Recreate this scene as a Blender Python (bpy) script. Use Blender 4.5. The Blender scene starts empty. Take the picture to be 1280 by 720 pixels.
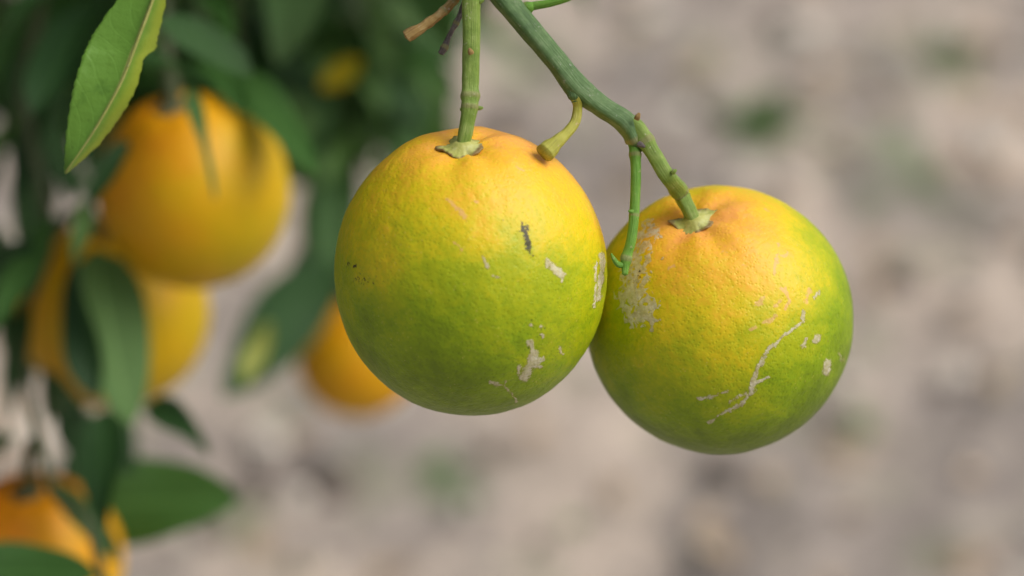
import bpy, bmesh, math, random
import numpy as np
from mathutils import Vector, Matrix

S = bpy.context.scene
COL = S.collection
PI = math.pi
R = math.radians

# ------------------------------------------------------------------ camera
PITCH = R(30.0)
CAM_H = 1.40
FOCAL = 90.0
cam_data = bpy.data.cameras.new('camera')
cam = bpy.data.objects.new('camera', cam_data)
COL.objects.link(cam)
cam.location = (0, 0, CAM_H)
cam.rotation_euler = (PI / 2 - PITCH, 0, 0)
cam_data.lens = FOCAL
cam_data.sensor_width = 36
cam_data.clip_start = 0.02
cam_data.clip_end = 500
cam_data.dof.use_dof = True
cam_data.dof.focus_distance = 0.728
cam_data.dof.aperture_fstop = 4.6
cam_data.dof.aperture_blades = 9
S.camera = cam

# ------------------------------------------------------------------ light
SUN_DIR = Vector((0.66, -0.12, 0.80)).normalized()          # towards the sun
world = bpy.data.worlds.new('World'); S.world = world
world.use_nodes = True
wn = world.node_tree.nodes; wl = world.node_tree.links
bg = wn['Background']
sky = wn.new('ShaderNodeTexSky'); sky.sky_type = 'NISHITA'; sky.sun_disc = False
sky.sun_elevation = math.asin(SUN_DIR.z)
sky.sun_rotation = math.atan2(SUN_DIR.x, SUN_DIR.y)
sky.air_density = 1.0; sky.dust_density = 5.0; sky.ozone_density = 1.0
hs = wn.new('ShaderNodeHueSaturation'); hs.inputs['Saturation'].default_value = 0.35
wl.new(sky.outputs[0], hs.inputs['Color']); wl.new(hs.outputs[0], bg.inputs[0])
bg.inputs[1].default_value = 0.105
sun_data = bpy.data.lights.new('sun', 'SUN'); sun = bpy.data.objects.new('sun', sun_data)
COL.objects.link(sun)
sun_data.energy = 2.1; sun_data.angle = R(45); sun_data.color = (1.0, 0.95, 0.88)
sun.rotation_euler = (-SUN_DIR).to_track_quat('-Z', 'Y').to_euler()
sun.location = (1, -1, 4)

S.view_settings.view_transform = 'Standard'
S.view_settings.look = 'None'
S.view_settings.gamma = 1
S.view_settings.exposure = 0.0
S.view_settings.use_curve_mapping = False

# ------------------------------------------------------------------ helpers
RIGHT = Vector((1, 0, 0))
UP = Vector((0, math.sin(PITCH), math.cos(PITCH)))
BACK = Vector((0, -math.cos(PITCH), math.sin(PITCH)))        # towards the camera
CAMP = Vector(cam.location)
K = 36.0 / FOCAL / 1280.0                                    # metres per photo pixel at 1 m


def P(px, py, d):
    return CAMP + RIGHT * ((px - 640) * K * d) + UP * (-(py - 360) * K * d) - BACK * d


def G(px, py, z=0.0):
    v = P(px, py, 1.0) - CAMP
    return CAMP + v * ((z - CAM_H) / v.z)


def cdir(x, y, z):
    return (RIGHT * x + UP * y + BACK * z).normalized()


def project(co):
    r = co - np.array(CAMP)
    d = -(r @ np.array(BACK))
    x = (r @ np.array(RIGHT)) / (K * d) + 640
    y = 360 - (r @ np.array(UP)) / (K * d)
    return x, y, d


def hash3(ix, iy, iz, seed):
    n = (ix * 73856093) ^ (iy * 19349663) ^ (iz * 83492791) ^ (seed * 2654435)
    n = (n ^ (n >> 13)) * 1274126177
    n = n & 0x7fffffff
    n = (n ^ (n >> 15)) * 668265263
    return ((n & 0xffffff) / float(0xffffff))


def vnoise(p, seed=0):
    p = np.asarray(p, dtype=np.float64)
    i = np.floor(p).astype(np.int64); f = p - i
    f = f * f * f * (f * (f * 6 - 15) + 10)
    out = 0
    for dx in (0, 1):
        wx = f[:, 0] if dx else 1 - f[:, 0]
        for dy in (0, 1):
            wy = f[:, 1] if dy else 1 - f[:, 1]
            for dz in (0, 1):
                wz = f[:, 2] if dz else 1 - f[:, 2]
                out = out + wx * wy * wz * hash3(i[:, 0] + dx, i[:, 1] + dy, i[:, 2] + dz, seed)
    return out * 2 - 1


def fbm(p, octs=4, seed=0):
    p = np.asarray(p, dtype=np.float64)
    a, t, out = 1.0, 0.0, 0
    for k in range(octs):
        out = out + a * vnoise(p * (2 ** k) + 17.3 * k, seed + k); t += a; a *= 0.5
    return out / t


def tag(o, label=None, cat=None, group=None, kind=None):
    if label: o['label'] = label
    if cat: o['category'] = cat
    if group: o['group'] = group
    if kind: o['kind'] = kind
    return o


def empty(name, loc, label=None, cat=None, group=None):
    o = bpy.data.objects.new(name, None); COL.objects.link(o)
    o.location = loc; o.empty_display_size = 0.02
    return tag(o, label, cat, group)


def put(name, me, mat=None, parent=None, world_matrix=None):
    o = bpy.data.objects.new(name, me); COL.objects.link(o)
    if mat is not None and not me.materials:
        me.materials.append(mat)
    W = world_matrix if world_matrix is not None else Matrix.Identity(4)
    if parent is not None:
        o.parent = parent
        PW = WM[parent.name]
        o.matrix_parent_inverse = Matrix.Identity(4)
        o.matrix_basis = PW.inverted() @ W
    else:
        o.matrix_basis = W
    WM[o.name] = W
    return o


WM = {}


def thing(name, loc, label, cat, group=None):
    o = empty(name, loc, label, cat, group)
    WM[o.name] = Matrix.Translation(Vector(loc))
    return o


def mesh_from(name, co, faces, smooth=True):
    me = bpy.data.meshes.new(name)
    me.from_pydata([tuple(c) for c in co], [], faces)
    if smooth:
        me.polygons.foreach_set('use_smooth', [True] * len(me.polygons))
    me.update()
    return me


# ------------------------------------------------------------------ materials
class NT:
    def __init__(self, name):
        self.m = bpy.data.materials.new(name); self.m.use_nodes = True
        self.t = self.m.node_tree; self.n = self.t.nodes; self.l = self.t.links
        self.b = self.n['Principled BSDF']; self.out = self.n['Material Output']
        self.tc = self.n.new('ShaderNodeTexCoord')

    def node(self, typ, **kw):
        x = self.n.new(typ)
        for k, v in kw.items(): setattr(x, k, v)
        return x

    def link(self, a, b): self.l.new(a, b)

    def inp(self, sock, v):
        if hasattr(v, 'links') or isinstance(v, bpy.types.NodeSocket): self.l.new(v, sock)
        else: sock.default_value = v

    def noise(self, scale, detail=4, rough=0.55, vec=None, dist=0.0, out='Fac'):
        x = self.node('ShaderNodeTexNoise'); x.inputs['Scale'].default_value = scale
        x.inputs['Detail'].default_value = detail; x.inputs['Roughness'].default_value = rough
        x.inputs['Distortion'].default_value = dist
        self.link(vec if vec is not None else self.tc.outputs['Object'], x.inputs['Vector'])
        return x.outputs[out]

    def vor(self, scale, feature='F1', vec=None, out='Distance', rnd=1.0):
        x = self.node('ShaderNodeTexVoronoi', feature=feature); x.inputs['Scale'].default_value = scale
        x.inputs['Randomness'].default_value = rnd
        self.link(vec if vec is not None else self.tc.outputs['Object'], x.inputs['Vector'])
        return x.outputs[out]

    def math(self, op, a, b=0.0, c=0.0, clamp=False):
        x = self.node('ShaderNodeMath', operation=op); x.use_clamp = clamp
        self.inp(x.inputs[0], a); self.inp(x.inputs[1], b); self.inp(x.inputs[2], c)
        return x.outputs[0]

    def ramp(self, fac, stops, interp='LINEAR'):
        x = self.node('ShaderNodeValToRGB'); e = x.color_ramp.elements
        x.color_ramp.interpolation = interp
        while len(e) < len(stops): e.new(0.5)
        for k, (p, c) in enumerate(stops):
            e[k].position = p
            e[k].color = (c, c, c, 1) if isinstance(c, (int, float)) else (*c, 1)
        self.inp(x.inputs[0], fac)
        return x.outputs[0]

    def step(self, v, lo, hi):
        x = self.node('ShaderNodeMapRange', interpolation_type='SMOOTHSTEP')
        self.inp(x.inputs[0], v); x.inputs[1].default_value = lo; x.inputs[2].default_value = hi
        return x.outputs[0]

    def mix(self, f, a, b, mode='MIX'):
        x = self.node('ShaderNodeMix', data_type='RGBA', blend_type=mode)
        self.inp(x.inputs[0], f)
        self.inp(x.inputs[6], (*a, 1) if isinstance(a, tuple) else a)
        self.inp(x.inputs[7], (*b, 1) if isinstance(b, tuple) else b)
        return x.outputs[2]

    def attr(self, name, out='Fac'):
        x = self.node('ShaderNodeAttribute'); x.attribute_name = name
        return x.outputs[out]

    def bump(self, h, strength, dist, normal=None):
        x = self.node('ShaderNodeBump'); x.inputs['Strength'].default_value = strength
        x.inputs['Distance'].default_value = dist
        self.inp(x.inputs['Height'], h)
        if normal is not None: self.link(normal, x.inputs['Normal'])
        return x.outputs[0]

    def fin(self, col=None, rough=None, normal=None, spec=0.5):
        if col is not None: self.inp(self.b.inputs['Base Color'], (*col, 1) if isinstance(col, tuple) else col)
        if rough is not None: self.inp(self.b.inputs['Roughness'], rough)
        if normal is not None: self.link(normal, self.b.inputs['Normal'])
        self.b.inputs['Specular IOR Level'].default_value = spec
        return self.m


def peel_material(name, stops, hero=True):
    t = NT(name)
    rip = t.attr('ripeness')
    big = t.noise(55, 3, 0.5)
    mid = t.noise(260, 4, 0.6)
    pore = t.vor(900)
    v = t.math('ADD', rip, t.math('MULTIPLY', t.math('SUBTRACT', big, 0.5), 0.30))
    v = t.math('ADD', v, t.math('MULTIPLY', t.math('SUBTRACT', mid, 0.5), 0.22))
    v = t.math('ADD', v, t.math('MULTIPLY', t.math('SUBTRACT', pore, 0.45), 0.09))
    v = t.math('ADD', v, t.math('MULTIPLY', t.math('SUBTRACT', t.noise(600, 3, 0.7), 0.5), 0.20))
    v = t.math('ADD', v, t.math('MULTIPLY', t.math('SUBTRACT', t.noise(120, 3, 0.6, dist=0.8), 0.5), 0.24))
    col = t.ramp(v, stops)
    # oil glands: tiny paler freckles
    fr = t.math('MULTIPLY', t.step(t.vor(620), 0.22, 0.06), t.step(t.noise(120, 2), 0.42, 0.62))
    col = t.mix(t.math('MULTIPLY', fr, 0.28), col, (0.85, 0.62, 0.22))
    rough = 0.46
    # relief: small pits over a gently lumpy skin
    h = t.math('ADD', t.math('MULTIPLY', t.step(pore, 0.0, 0.5), 0.65), t.math('ADD', t.math('MULTIPLY', t.noise(420, 3, 0.6), 0.9), t.math('MULTIPLY', t.noise(210, 2, 0.5), 1.5)))
    nrm = t.bump(h, 0.45, 0.0003)
    if hero:
        sc = t.attr('scar')
        e = t.math('ADD', t.math('MULTIPLY', t.math('SUBTRACT', t.noise(620, 4, 0.65, dist=1.0), 0.5), 1.35),
                   t.math('MULTIPLY', t.math('SUBTRACT', t.noise(230, 2, 0.5), 0.5), 0.5))
        m = t.step(t.math('ADD', sc, t.math('MULTIPLY', e, t.step(sc, 0.02, 0.3))), 0.48, 0.68)
        la = t.attr('lace')
        net = t.math('SUBTRACT', 1.0, t.math('MULTIPLY', t.math('ABSOLUTE', t.math('SUBTRACT', t.noise(330, 2, 0.5, dist=0.6), 0.5)), 6.0), clamp=True)
        ml = t.step(t.math('ADD', la, t.math('MULTIPLY', t.math('SUBTRACT', net, 0.45), t.math('MULTIPLY', t.step(la, 0.02, 0.3), 1.0))), 0.52, 0.62)
        m = t.math('MAXIMUM', m, t.math('MULTIPLY', ml, 0.9))
        scol = t.ramp(t.noise(500, 3, 0.7), [(0.3, (0.40, 0.34, 0.20)), (0.5, (0.60, 0.54, 0.38)), (0.7, (0.74, 0.70, 0.56))])
        rim = t.math('MULTIPLY', t.step(t.math('ADD', sc, e), 0.34, 0.5), t.math('MULTIPLY', t.step(sc, 0.3, 0.5), 0.35))
        col = t.mix(rim, col, (0.30, 0.22, 0.03))
        col = t.mix(t.math('MULTIPLY', m, t.math('MULTIPLY_ADD', t.noise(380, 2), 0.7, 0.42)), col, scol)
        fa = t.attr('scratch')
        m2 = t.step(t.math('ADD', fa, t.math('MULTIPLY', e, t.step(fa, 0.02, 0.3))), 0.45, 0.75)
        col = t.mix(t.math('MULTIPLY', m2, 0.60), col, (0.74, 0.42, 0.20))
        dk = t.attr('blotch')
        e3 = t.math('MULTIPLY', t.math('SUBTRACT', t.noise(1100, 3, 0.7), 0.5), 1.7)
        m3 = t.step(t.math('ADD', dk, t.math('MULTIPLY', e3, t.step(dk, 0.02, 0.25))), 0.48, 0.68)
        col = t.mix(t.math('MULTIPLY', m3, 0.93), col, (0.018, 0.014, 0.010))
        # grey brown pin pricks
        sp = t.math('MULTIPLY', t.step(t.vor(260), 0.085, 0.045), t.step(t.noise(45, 2), 0.53, 0.60))
        col = t.mix(t.math('MULTIPLY', sp, 0.55), col, (0.22, 0.15, 0.06))
        rough = t.math('ADD', 0.46, t.math('MULTIPLY', m, 0.3))
        nrm = t.bump(m, 0.5, 0.00025, nrm)
    m_ = t.fin(col, rough, nrm, 0.36 if hero else 0.25)
    t.b.inputs['Subsurface Weight'].default_value = 0.12 if hero else 0.0
    t.b.inputs['Subsurface Radius'].default_value = (1.0, 0.5, 0.12)
    t.b.inputs['Subsurface Scale'].default_value = 0.003
    return m_


STOPS = [(0.0, (0.145, 0.225, 0.002)), (0.20, (0.235, 0.345, 0.002)), (0.42, (0.420, 0.460, 0.003)),
         (0.62, (0.710, 0.550, 0.006)), (0.82, (0.88, 0.47, 0.030)), (1.0, (0.89, 0.39, 0.08))]
STOPS_RIPE = [(0.0, (0.46, 0.35, 0.003)), (0.3, (0.62, 0.37, 0.003)), (0.6, (0.70, 0.30, 0.004)), (1.0, (0.68, 0.19, 0.005))]
M_peel = peel_material('half_ripe_peel', STOPS)
M_ripe = peel_material('ripe_peel', STOPS_RIPE, hero=False)


def stem_material(name, c1, c2, c3, streak=0.5, speck=(0.45, 0.47, 0.36), rough=0.5):
    t = NT(name)
    uv = t.node('ShaderNodeCombineXYZ')
    a = t.attr('along'); th = t.attr('around')
    t.link(th, uv.inputs[0]); t.link(a, uv.inputs[1])
    uv.inputs[2].default_value = 0
    mp = t.node('ShaderNodeMapping'); t.link(uv.outputs[0], mp.inputs[0])
    mp.inputs['Scale'].default_value = (1700, 140, 1)
    st = t.noise(1.0, 5, 0.65, vec=mp.outputs[0])
    n = t.noise(260, 4, 0.6)
    v = t.math('ADD', t.math('MULTIPLY', st, streak), t.math('MULTIPLY', n, 1 - streak))
    col = t.ramp(v, [(0.32, c1), (0.5, c2), (0.68, c3)])
    node_d = t.attr('node_tone')
    col = t.mix(t.math('MULTIPLY', t.step(t.math('ADD', node_d, t.math('MULTIPLY', t.math('SUBTRACT', n, 0.5), 0.6)), 0.3, 0.9), 0.7), col, (0.26, 0.25, 0.10))
    sp = t.math('MULTIPLY', t.step(t.noise(900, 3, 0.6), 0.60, 0.68), t.step(t.noise(150, 2), 0.45, 0.6))
    col = t.mix(t.math('MULTIPLY', sp, 0.6), col, speck)
    h = t.math('ADD', st, t.math('MULTIPLY', t.noise(900, 3), 0.5))
    return t.fin(col, rough, t.bump(h, 0.9, 0.0004), 0.35)


M_stem = stem_material('green_bark', (0.042, 0.095, 0.030), (0.090, 0.175, 0.052), (0.18, 0.26, 0.12), speck=(0.36, 0.36, 0.32))
M_stalk = stem_material('stalk_green', (0.11, 0.19, 0.025), (0.19, 0.29, 0.045), (0.29, 0.36, 0.10), speck=(0.48, 0.46, 0.32))
M_shoot = stem_material('shoot_green', (0.08, 0.22, 0.02), (0.13, 0.30, 0.03), (0.20, 0.36, 0.06), speck=(0.40, 0.40, 0.2))
M_stub = stem_material('stub_yellow', (0.26, 0.25, 0.03), (0.38, 0.37, 0.05), (0.50, 0.47, 0.12), speck=(0.50, 0.38, 0.22))
M_rib = stem_material('midrib_pale', (0.26, 0.30, 0.06), (0.36, 0.38, 0.10), (0.44, 0.44, 0.16), rough=0.5)
M_dead = stem_material('dead_tan', (0.16, 0.09, 0.03), (0.32, 0.21, 0.07), (0.42, 0.32, 0.16), speck=(0.5, 0.45, 0.38), rough=0.8)
M_grey = stem_material('dead_grey', (0.05, 0.04, 0.035), (0.12, 0.10, 0.095), (0.28, 0.25, 0.23), speck=(0.4, 0.38, 0.36), rough=0.85)
M_bark = stem_material('bark', (0.035, 0.028, 0.020), (0.08, 0.065, 0.045), (0.15, 0.13, 0.10), rough=0.85)
M_twig = stem_material('twig_dark', (0.03, 0.05, 0.018), (0.055, 0.075, 0.028), (0.10, 0.11, 0.05), rough=0.6)


def calyx_material():
    t = NT('calyx_green')
    n = t.noise(320, 4, 0.6)
    col = t.ramp(n, [(0.3, (0.30, 0.33, 0.07)), (0.5, (0.46, 0.46, 0.13)), (0.7, (0.52, 0.54, 0.24))])
    e = t.attr('edge')
    col = t.mix(t.step(t.math('ADD', e, t.math('MULTIPLY', t.math('SUBTRACT', n, 0.5), 0.8)), 0.80, 1.0), col, (0.26, 0.18, 0.07))
    return t.fin(col, 0.55, t.bump(n, 0.5, 0.0005), 0.35)


M_calyx = calyx_material()


def leaf_material(name, top, top2, under, rough=0.42, trans=0.25, fine=False):
    t = NT(name)
    oi = t.node('ShaderNodeObjectInfo')
    n = t.noise(70, 4, 0.6)
    f = t.math('ADD', t.math('MULTIPLY', n, 0.7), t.math('MULTIPLY', oi.outputs['Random'], 0.4))
    col = t.ramp(f, [(0.3, top), (0.75, top2)])
    u = t.attr('leaf_u'); v = t.attr('leaf_v')
    # side veins and pale midrib
    vv = t.math('SUBTRACT', t.math('MULTIPLY', v, 11.0), t.math('MULTIPLY', t.math('ABSOLUTE', u), 2.2))
    wob = t.math('MULTIPLY', t.noise(50, 2), 0.8)
    fr = t.math('ABSOLUTE', t.math('SUBTRACT', t.math('FRACT', t.math('ADD', vv, wob)), 0.5))
    side = t.step(fr, 0.10, 0.0)
    ridge = t.step(t.math('ABSOLUTE', u), 0.075, 0.02)
    col = t.mix(t.math('MULTIPLY', side, 0.05 if fine else 0.08), col, tuple(min(1, c * 1.9 + 0.03) for c in top2))
    if fine:
        blot = t.math('MULTIPLY', t.step(t.noise(130, 3, 0.6), 0.60, 0.72), 0.35)
        col = t.mix(blot, col, (0.045, 0.15, 0.010))
        yl = t.step(t.math('ADD', u, t.math('MULTIPLY', t.math('SUBTRACT', n, 0.5), 0.6)), -0.05, 0.75)
        col = t.mix(t.math('MULTIPLY', yl, 0.75), col, (0.40, 0.46, 0.045))
        pin = t.step(t.vor(420), 0.13, 0.07)
        col = t.mix(t.math('MULTIPLY', pin, 0.35), col, (0.06, 0.13, 0.02))
    col = t.mix(ridge, col, (0.42, 0.44, 0.12) if fine else tuple(min(1, c * 1.4 + 0.01) for c in top2))
    geo = t.node('ShaderNodeNewGeometry')
    col = t.mix(geo.outputs['Backfacing'], col, under) if not fine else col
    h = t.math('ADD', t.math('MULTIPLY', n, 0.8), t.math('MULTIPLY', side, -0.06))
    if fine: h = t.math('ADD', h, t.math('MULTIPLY', t.noise(330, 4, 0.6), 0.35))
    nrm = t.bump(h, 0.6, 0.0012)
    t.fin(col, rough, nrm, 0.38)
    tr = t.node('ShaderNodeBsdfTranslucent')
    t.link(t.mix(1.0, col, (0.75, 1.0, 0.35), 'MULTIPLY'), tr.inputs[0]); t.link(nrm, tr.inputs['Normal'])
    ms = t.node('ShaderNodeMixShader'); ms.inputs[0].default_value = trans
    t.link(t.b.outputs[0], ms.inputs[1]); t.link(tr.outputs[0], ms.inputs[2])
    t.link(ms.outputs[0], t.out.inputs[0])
    return t.m


L_dark = leaf_material('leaf_dark', (0.020, 0.062, 0.018), (0.042, 0.110, 0.028), (0.08, 0.14, 0.06))
L_mid = leaf_material('leaf_mid', (0.040, 0.115, 0.022), (0.070, 0.17, 0.040), (0.10, 0.17, 0.07))
L_bright = leaf_material('leaf_bright', (0.095, 0.20, 0.050), (0.140, 0.26, 0.075), (0.12, 0.22, 0.07), trans=0.3)
L_yellow = leaf_material('leaf_yellow', (0.62, 0.45, 0.01), (0.72, 0.55, 0.03), (0.6, 0.5, 0.08), trans=0.3)
L_lime = leaf_material('leaf_lime', (0.50, 0.56, 0.10), (0.62, 0.66, 0.20), (0.4, 0.45, 0.12), trans=0.3)
L_hero = leaf_material('leaf_light_green', (0.115, 0.27, 0.030), (0.165, 0.345, 0.045), (0.16, 0.3, 0.06), rough=0.42, trans=0.3, fine=True)

# ------------------------------------------------------------------ tubes


def catmull(pts, rad, n):
    pts = [np.array(p, float) for p in pts]
    pts = [2 * pts[0] - pts[1]] + pts + [2 * pts[-1] - pts[-2]]
    rad = [rad[0]] + list(rad) + [rad[-1]]
    out, ro = [], []
    for i in range(1, len(pts) - 2):
        for k in range(n):
            t = k / n
            p0, p1, p2, p3 = pts[i - 1:i + 3]
            out.append(0.5 * ((2 * p1) + (-p0 + p2) * t + (2 * p0 - 5 * p1 + 4 * p2 - p3) * t * t + (-p0 + 3 * p1 - 3 * p2 + p3) * t ** 3))
            s = t * t * (3 - 2 * t)
            ro.append(rad[i] * (1 - s) + rad[i + 1] * s)
    out.append(pts[-2]); ro.append(rad[-2])
    return np.array(out), np.array(ro)


def tube_mesh(name, pts, rad, seg=14, sub=8, ridge=0.0, nridge=3, lump=0.04, seed=0, nodes=(), dome=True, cut=False):
    """swept tube in world coordinates; nodes = (fraction, swell) rings"""
    C, Rr = catmull(pts, rad, sub)
    n = len(C)
    T = np.gradient(C, axis=0); T /= np.linalg.norm(T, axis=1)[:, None]
    ref = np.array((0.3, -0.8, 0.5)); ref = ref - T[0] * (ref @ T[0]); ref /= np.linalg.norm(ref)
    co, al, ar, nt = [], [], [], []
    L = np.concatenate([[0], np.cumsum(np.linalg.norm(np.diff(C, axis=0), axis=1))])
    for i in range(n):
        ref = ref - T[i] * (ref @ T[i]); ref /= np.linalg.norm(ref)
        b = np.cross(T[i], ref)
        f = L[i] / L[-1]
        sw, tone = 1.0, 0.0
        for (nf, amt, wid) in nodes:
            g = math.exp(-((L[i] - nf * L[-1]) / wid) ** 2); sw += amt * g; tone += g
        for k in range(seg):
            th = 2 * PI * k / seg
            r = Rr[i] * sw * (1 + ridge * math.cos(nridge * th + 1.0 + f * 1.5))
            co.append(C[i] + (ref * math.cos(th) + b * math.sin(th)) * r)
            al.append(L[i]); ar.append(math.sin(th / 2) * Rr[i] * 3); nt.append(min(1, tone))
    faces = []
    for i in range(n - 1):
        for k in range(seg):
            a = i * seg + k; c = i * seg + (k + 1) % seg
            faces.append((a, c, c + seg, a + seg))
    for e, i, sg in ((0, 0, -1), (1, n - 1, 1)):
        d = Rr[i] * (0.5 if (dome and not cut) else 0.3)
        co.append(C[i] + T[i] * sg * d); al.append(L[i]); ar.append(0); nt.append(0.1 if cut and e else 0)
        ci = len(co) - 1
        for k in range(seg):
            a = i * seg + k; c = i * seg + (k + 1) % seg
            faces.append((a, ci, c) if e == 0 else (a, c, ci))
    co = np.array(co)
    rm = float(np.mean(Rr))
    d = fbm(co / (rm * 1.6), 3, seed)
    ctr = np.repeat(C, seg, axis=0)
    ctr = np.vstack([ctr, C[0], C[-1]])
    co = ctr + (co - ctr) * (1 + lump * d * 2)[:, None]
    me = mesh_from(name, co, faces)
    for nm, data in (('along', al), ('around', ar), ('node_tone', nt)):
        a = me.attributes.new(nm, 'FLOAT', 'POINT'); a.data.foreach_set('value', np.array(data, dtype=np.float32))
    return me


def pxtube(pts3, widths):
    """photo points (px, py, depth) and widths in photo pixels -> world points and radii"""
    w = [P(*p) for p in pts3]
    return w, [0.5 * ww * K * p[2] for ww, p in zip(widths, pts3)]


# ------------------------------------------------------------------ oranges


def seg_dist(x, y, pts):
    d = np.full(x.shape, 1e9)
    if len(pts) == 1:
        return np.hypot(x - pts[0][0], y - pts[0][1])
    for (ax, ay), (bx, by) in zip(pts[:-1], pts[1:]):
        vx, vy = bx - ax, by - ay
        t = np.clip(((x - ax) * vx + (y - ay) * vy) / (vx * vx + vy * vy), 0, 1)
        d = np.minimum(d, np.hypot(x - ax - t * vx, y - ay - t * vy))
    return d


def orange_mesh(name, center, axis, r_eq, r_pol, seed, subdiv, ripe, marks=None, dimple=0.055):
    bm = bmesh.new(); bmesh.ops.create_icosphere(bm, subdivisions=subdiv, radius=1.0)
    me = bpy.data.meshes.new(name); bm.to_mesh(me); bm.free()
    n = len(me.vertices)
    v = np.empty(n * 3); me.vertices.foreach_get('co', v); v = v.reshape(-1, 3)
    v /= np.linalg.norm(v, axis=1)[:, None]
    th = np.arccos(np.clip(v[:, 2], -1, 1)); ph = np.arctan2(v[:, 1], v[:, 0])
    r = np.ones(n)
    r -= dimple * np.exp(-(th / 0.20) ** 2)
    r += 0.012 * np.exp(-((th - 0.42) / 0.22) ** 2)
    r += 0.010 * np.cos(6 * ph + seed + 1.5 * np.sin(ph)) * np.exp(-((th - 0.30) / 0.22) ** 2)
    r += 0.012 * fbm(v * 1.3 + seed, 2, seed)
    r += 0.0045 * fbm(v * 7 + seed, 3, seed + 5)
    r += 0.0012 * fbm(v * 32 + seed, 2, seed + 9)
    r -= 0.02 * np.exp(-((PI - th) / 0.15) ** 2)
    v *= r[:, None]
    v[:, :2] *= r_eq; v[:, 2] *= r_pol
    me.vertices.foreach_set('co', v.ravel())
    me.polygons.foreach_set('use_smooth', [True] * len(me.polygons))
    z = Vector(axis).normalized(); x = RIGHT - z * RIGHT.dot(z); x.normalize(); y = z.cross(x)
    M = Matrix((x, y, z)).transposed().to_4x4(); M.translation = center
    Mn = np.array(M)
    w = v @ Mn[:3, :3].T + Mn[:3, 3]
    c = w - Mn[:3, 3]; c /= np.linalg.norm(c, axis=1)[:, None]
    q = np.stack([c @ np.array(RIGHT), c @ np.array(UP), c @ np.array(BACK)], 1)
    a = me.attributes.new('ripeness', 'FLOAT', 'POINT')
    a.data.foreach_set('value', ripe(q, th).astype(np.float32))
    if marks:
        px, py, _ = project(w)
        vis = q[:, 2] > -0.05
        px = px + 3.6 * fbm(w * 380, 3, 77); py = py + 3.6 * fbm(w * 380 + 50, 3, 78)
        for nm in ('scar', 'scratch', 'blotch', 'lace'):
            val = np.zeros(n)
            for (pts, hw, amp) in marks.get(nm, ()):
                d = seg_dist(px, py, pts)
                val = np.maximum(val, amp * np.clip(1 - d / (2.0 * hw), 0, 1))
            val[~vis] = 0
            a = me.attributes.new(nm, 'FLOAT', 'POINT'); a.data.foreach_set('value', val.astype(np.float32))
    me.update()
    return me, M


def calyx_mesh(rad, seed, spikes=(), n=60):
    """five-lobed button, local z up; returned with 'edge' attribute"""
    rng = random.Random(seed)
    rings = [(0.30, 0.42), (0.45, 0.30), (0.58, 0.20), (0.70, 0.14), (0.82, 0.12), (0.92, 0.12), (0.985, 0.10), (1.0, 0.055), (0.97, 0.0), (0.80, -0.10), (0.3, -0.18)]
    lob = [rng.uniform(0.75, 1.25) for _ in range(5)]
    co, ed, faces = [], [], []
    for (fr, hz) in rings:
        for k in range(n):
            a = 2 * PI * k / n
            l5 = (a / (2 * PI) * 5) % 5; i = int(l5); fphase = l5 - i
            lobe = math.sin(PI * fphase) ** 0.8 * lob[i]
            w = max(0, (fr - 0.4) / 0.6)
            rr = rad * fr * (1 + w * (-0.12 + 0.17 * lobe))
            for (sa, samt, sw) in spikes:
                dd = (a - sa + PI) % (2 * PI) - PI
                rr += rad * samt * w * math.exp(-(dd / sw) ** 2)
            z = rad * (hz + w * 0.035 * math.sin(a * 17 + 2 * math.sin(a * 3)) + w * 0.10 * math.sin(a * 3 + seed) + w * w * 0.10 * (lobe - 0.5))
            co.append((rr * math.cos(a), rr * math.sin(a), z)); ed.append(fr if hz > 0 else 1.0)
    m = len(rings)
    for j in range(m - 1):
        for k in range(n):
            a = j * n + k; b = j * n + (k + 1) % n
            faces.append((a, a + n, b + n, b))
    faces.append(tuple(range(n)))
    faces.append(tuple(reversed(range((m - 1) * n, m * n))))
    me = mesh_from('calyx', co, faces)
    a = me.attributes.new('edge', 'FLOAT', 'POINT'); a.data.foreach_set('value', np.array(ed, dtype=np.float32))
    return me


ORANGE_POLE = {}


def make_orange(center, axis, r_eq, r_pol, seed, subdiv, ripe, mat, label, group, marks=None, calyx_r=0.006, spikes=(), dimple=0.055, cal_mat=None):
    root = thing('orange', center, label, 'orange', group)
    me, M = orange_mesh('peel', center, axis, r_eq, r_pol, seed, subdiv, ripe, marks, dimple)
    put('peel', me, mat, root, M)
    top = r_pol * (1 - dimple)
    put('calyx', calyx_mesh(calyx_r, seed, spikes), cal_mat or M_calyx, root, M @ Matrix.Translation((0, 0, top + 0.0004)))
    return root, M @ Vector((0, 0, top + calyx_r * 0.2))


# left front orange
DL = 0.742
cL = P(588, 341, DL)
axL = cdir(-0.045, 0.865, 0.50)


def ripeL(q, th):
    x, y, z = q.T
    v = 0.42 + 0.37 * y + 0.30 * np.clip(y - 0.55, 0, 1) + 0.10 * x * (y < 2) + 0.10 * np.exp(-((x - 0.35) ** 2 + (y - 0.45) ** 2) / 0.10)
    v = v + 0.10 * np.exp(-((x + 0.6) ** 2 + (y - 0.1) ** 2) / 0.12) - 0.10 * np.exp(-((x - 0.75) ** 2 + (y + 0.1) ** 2) / 0.12)
    return v + 0.13 * fbm(q * 3.0, 3, 3)


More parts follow.
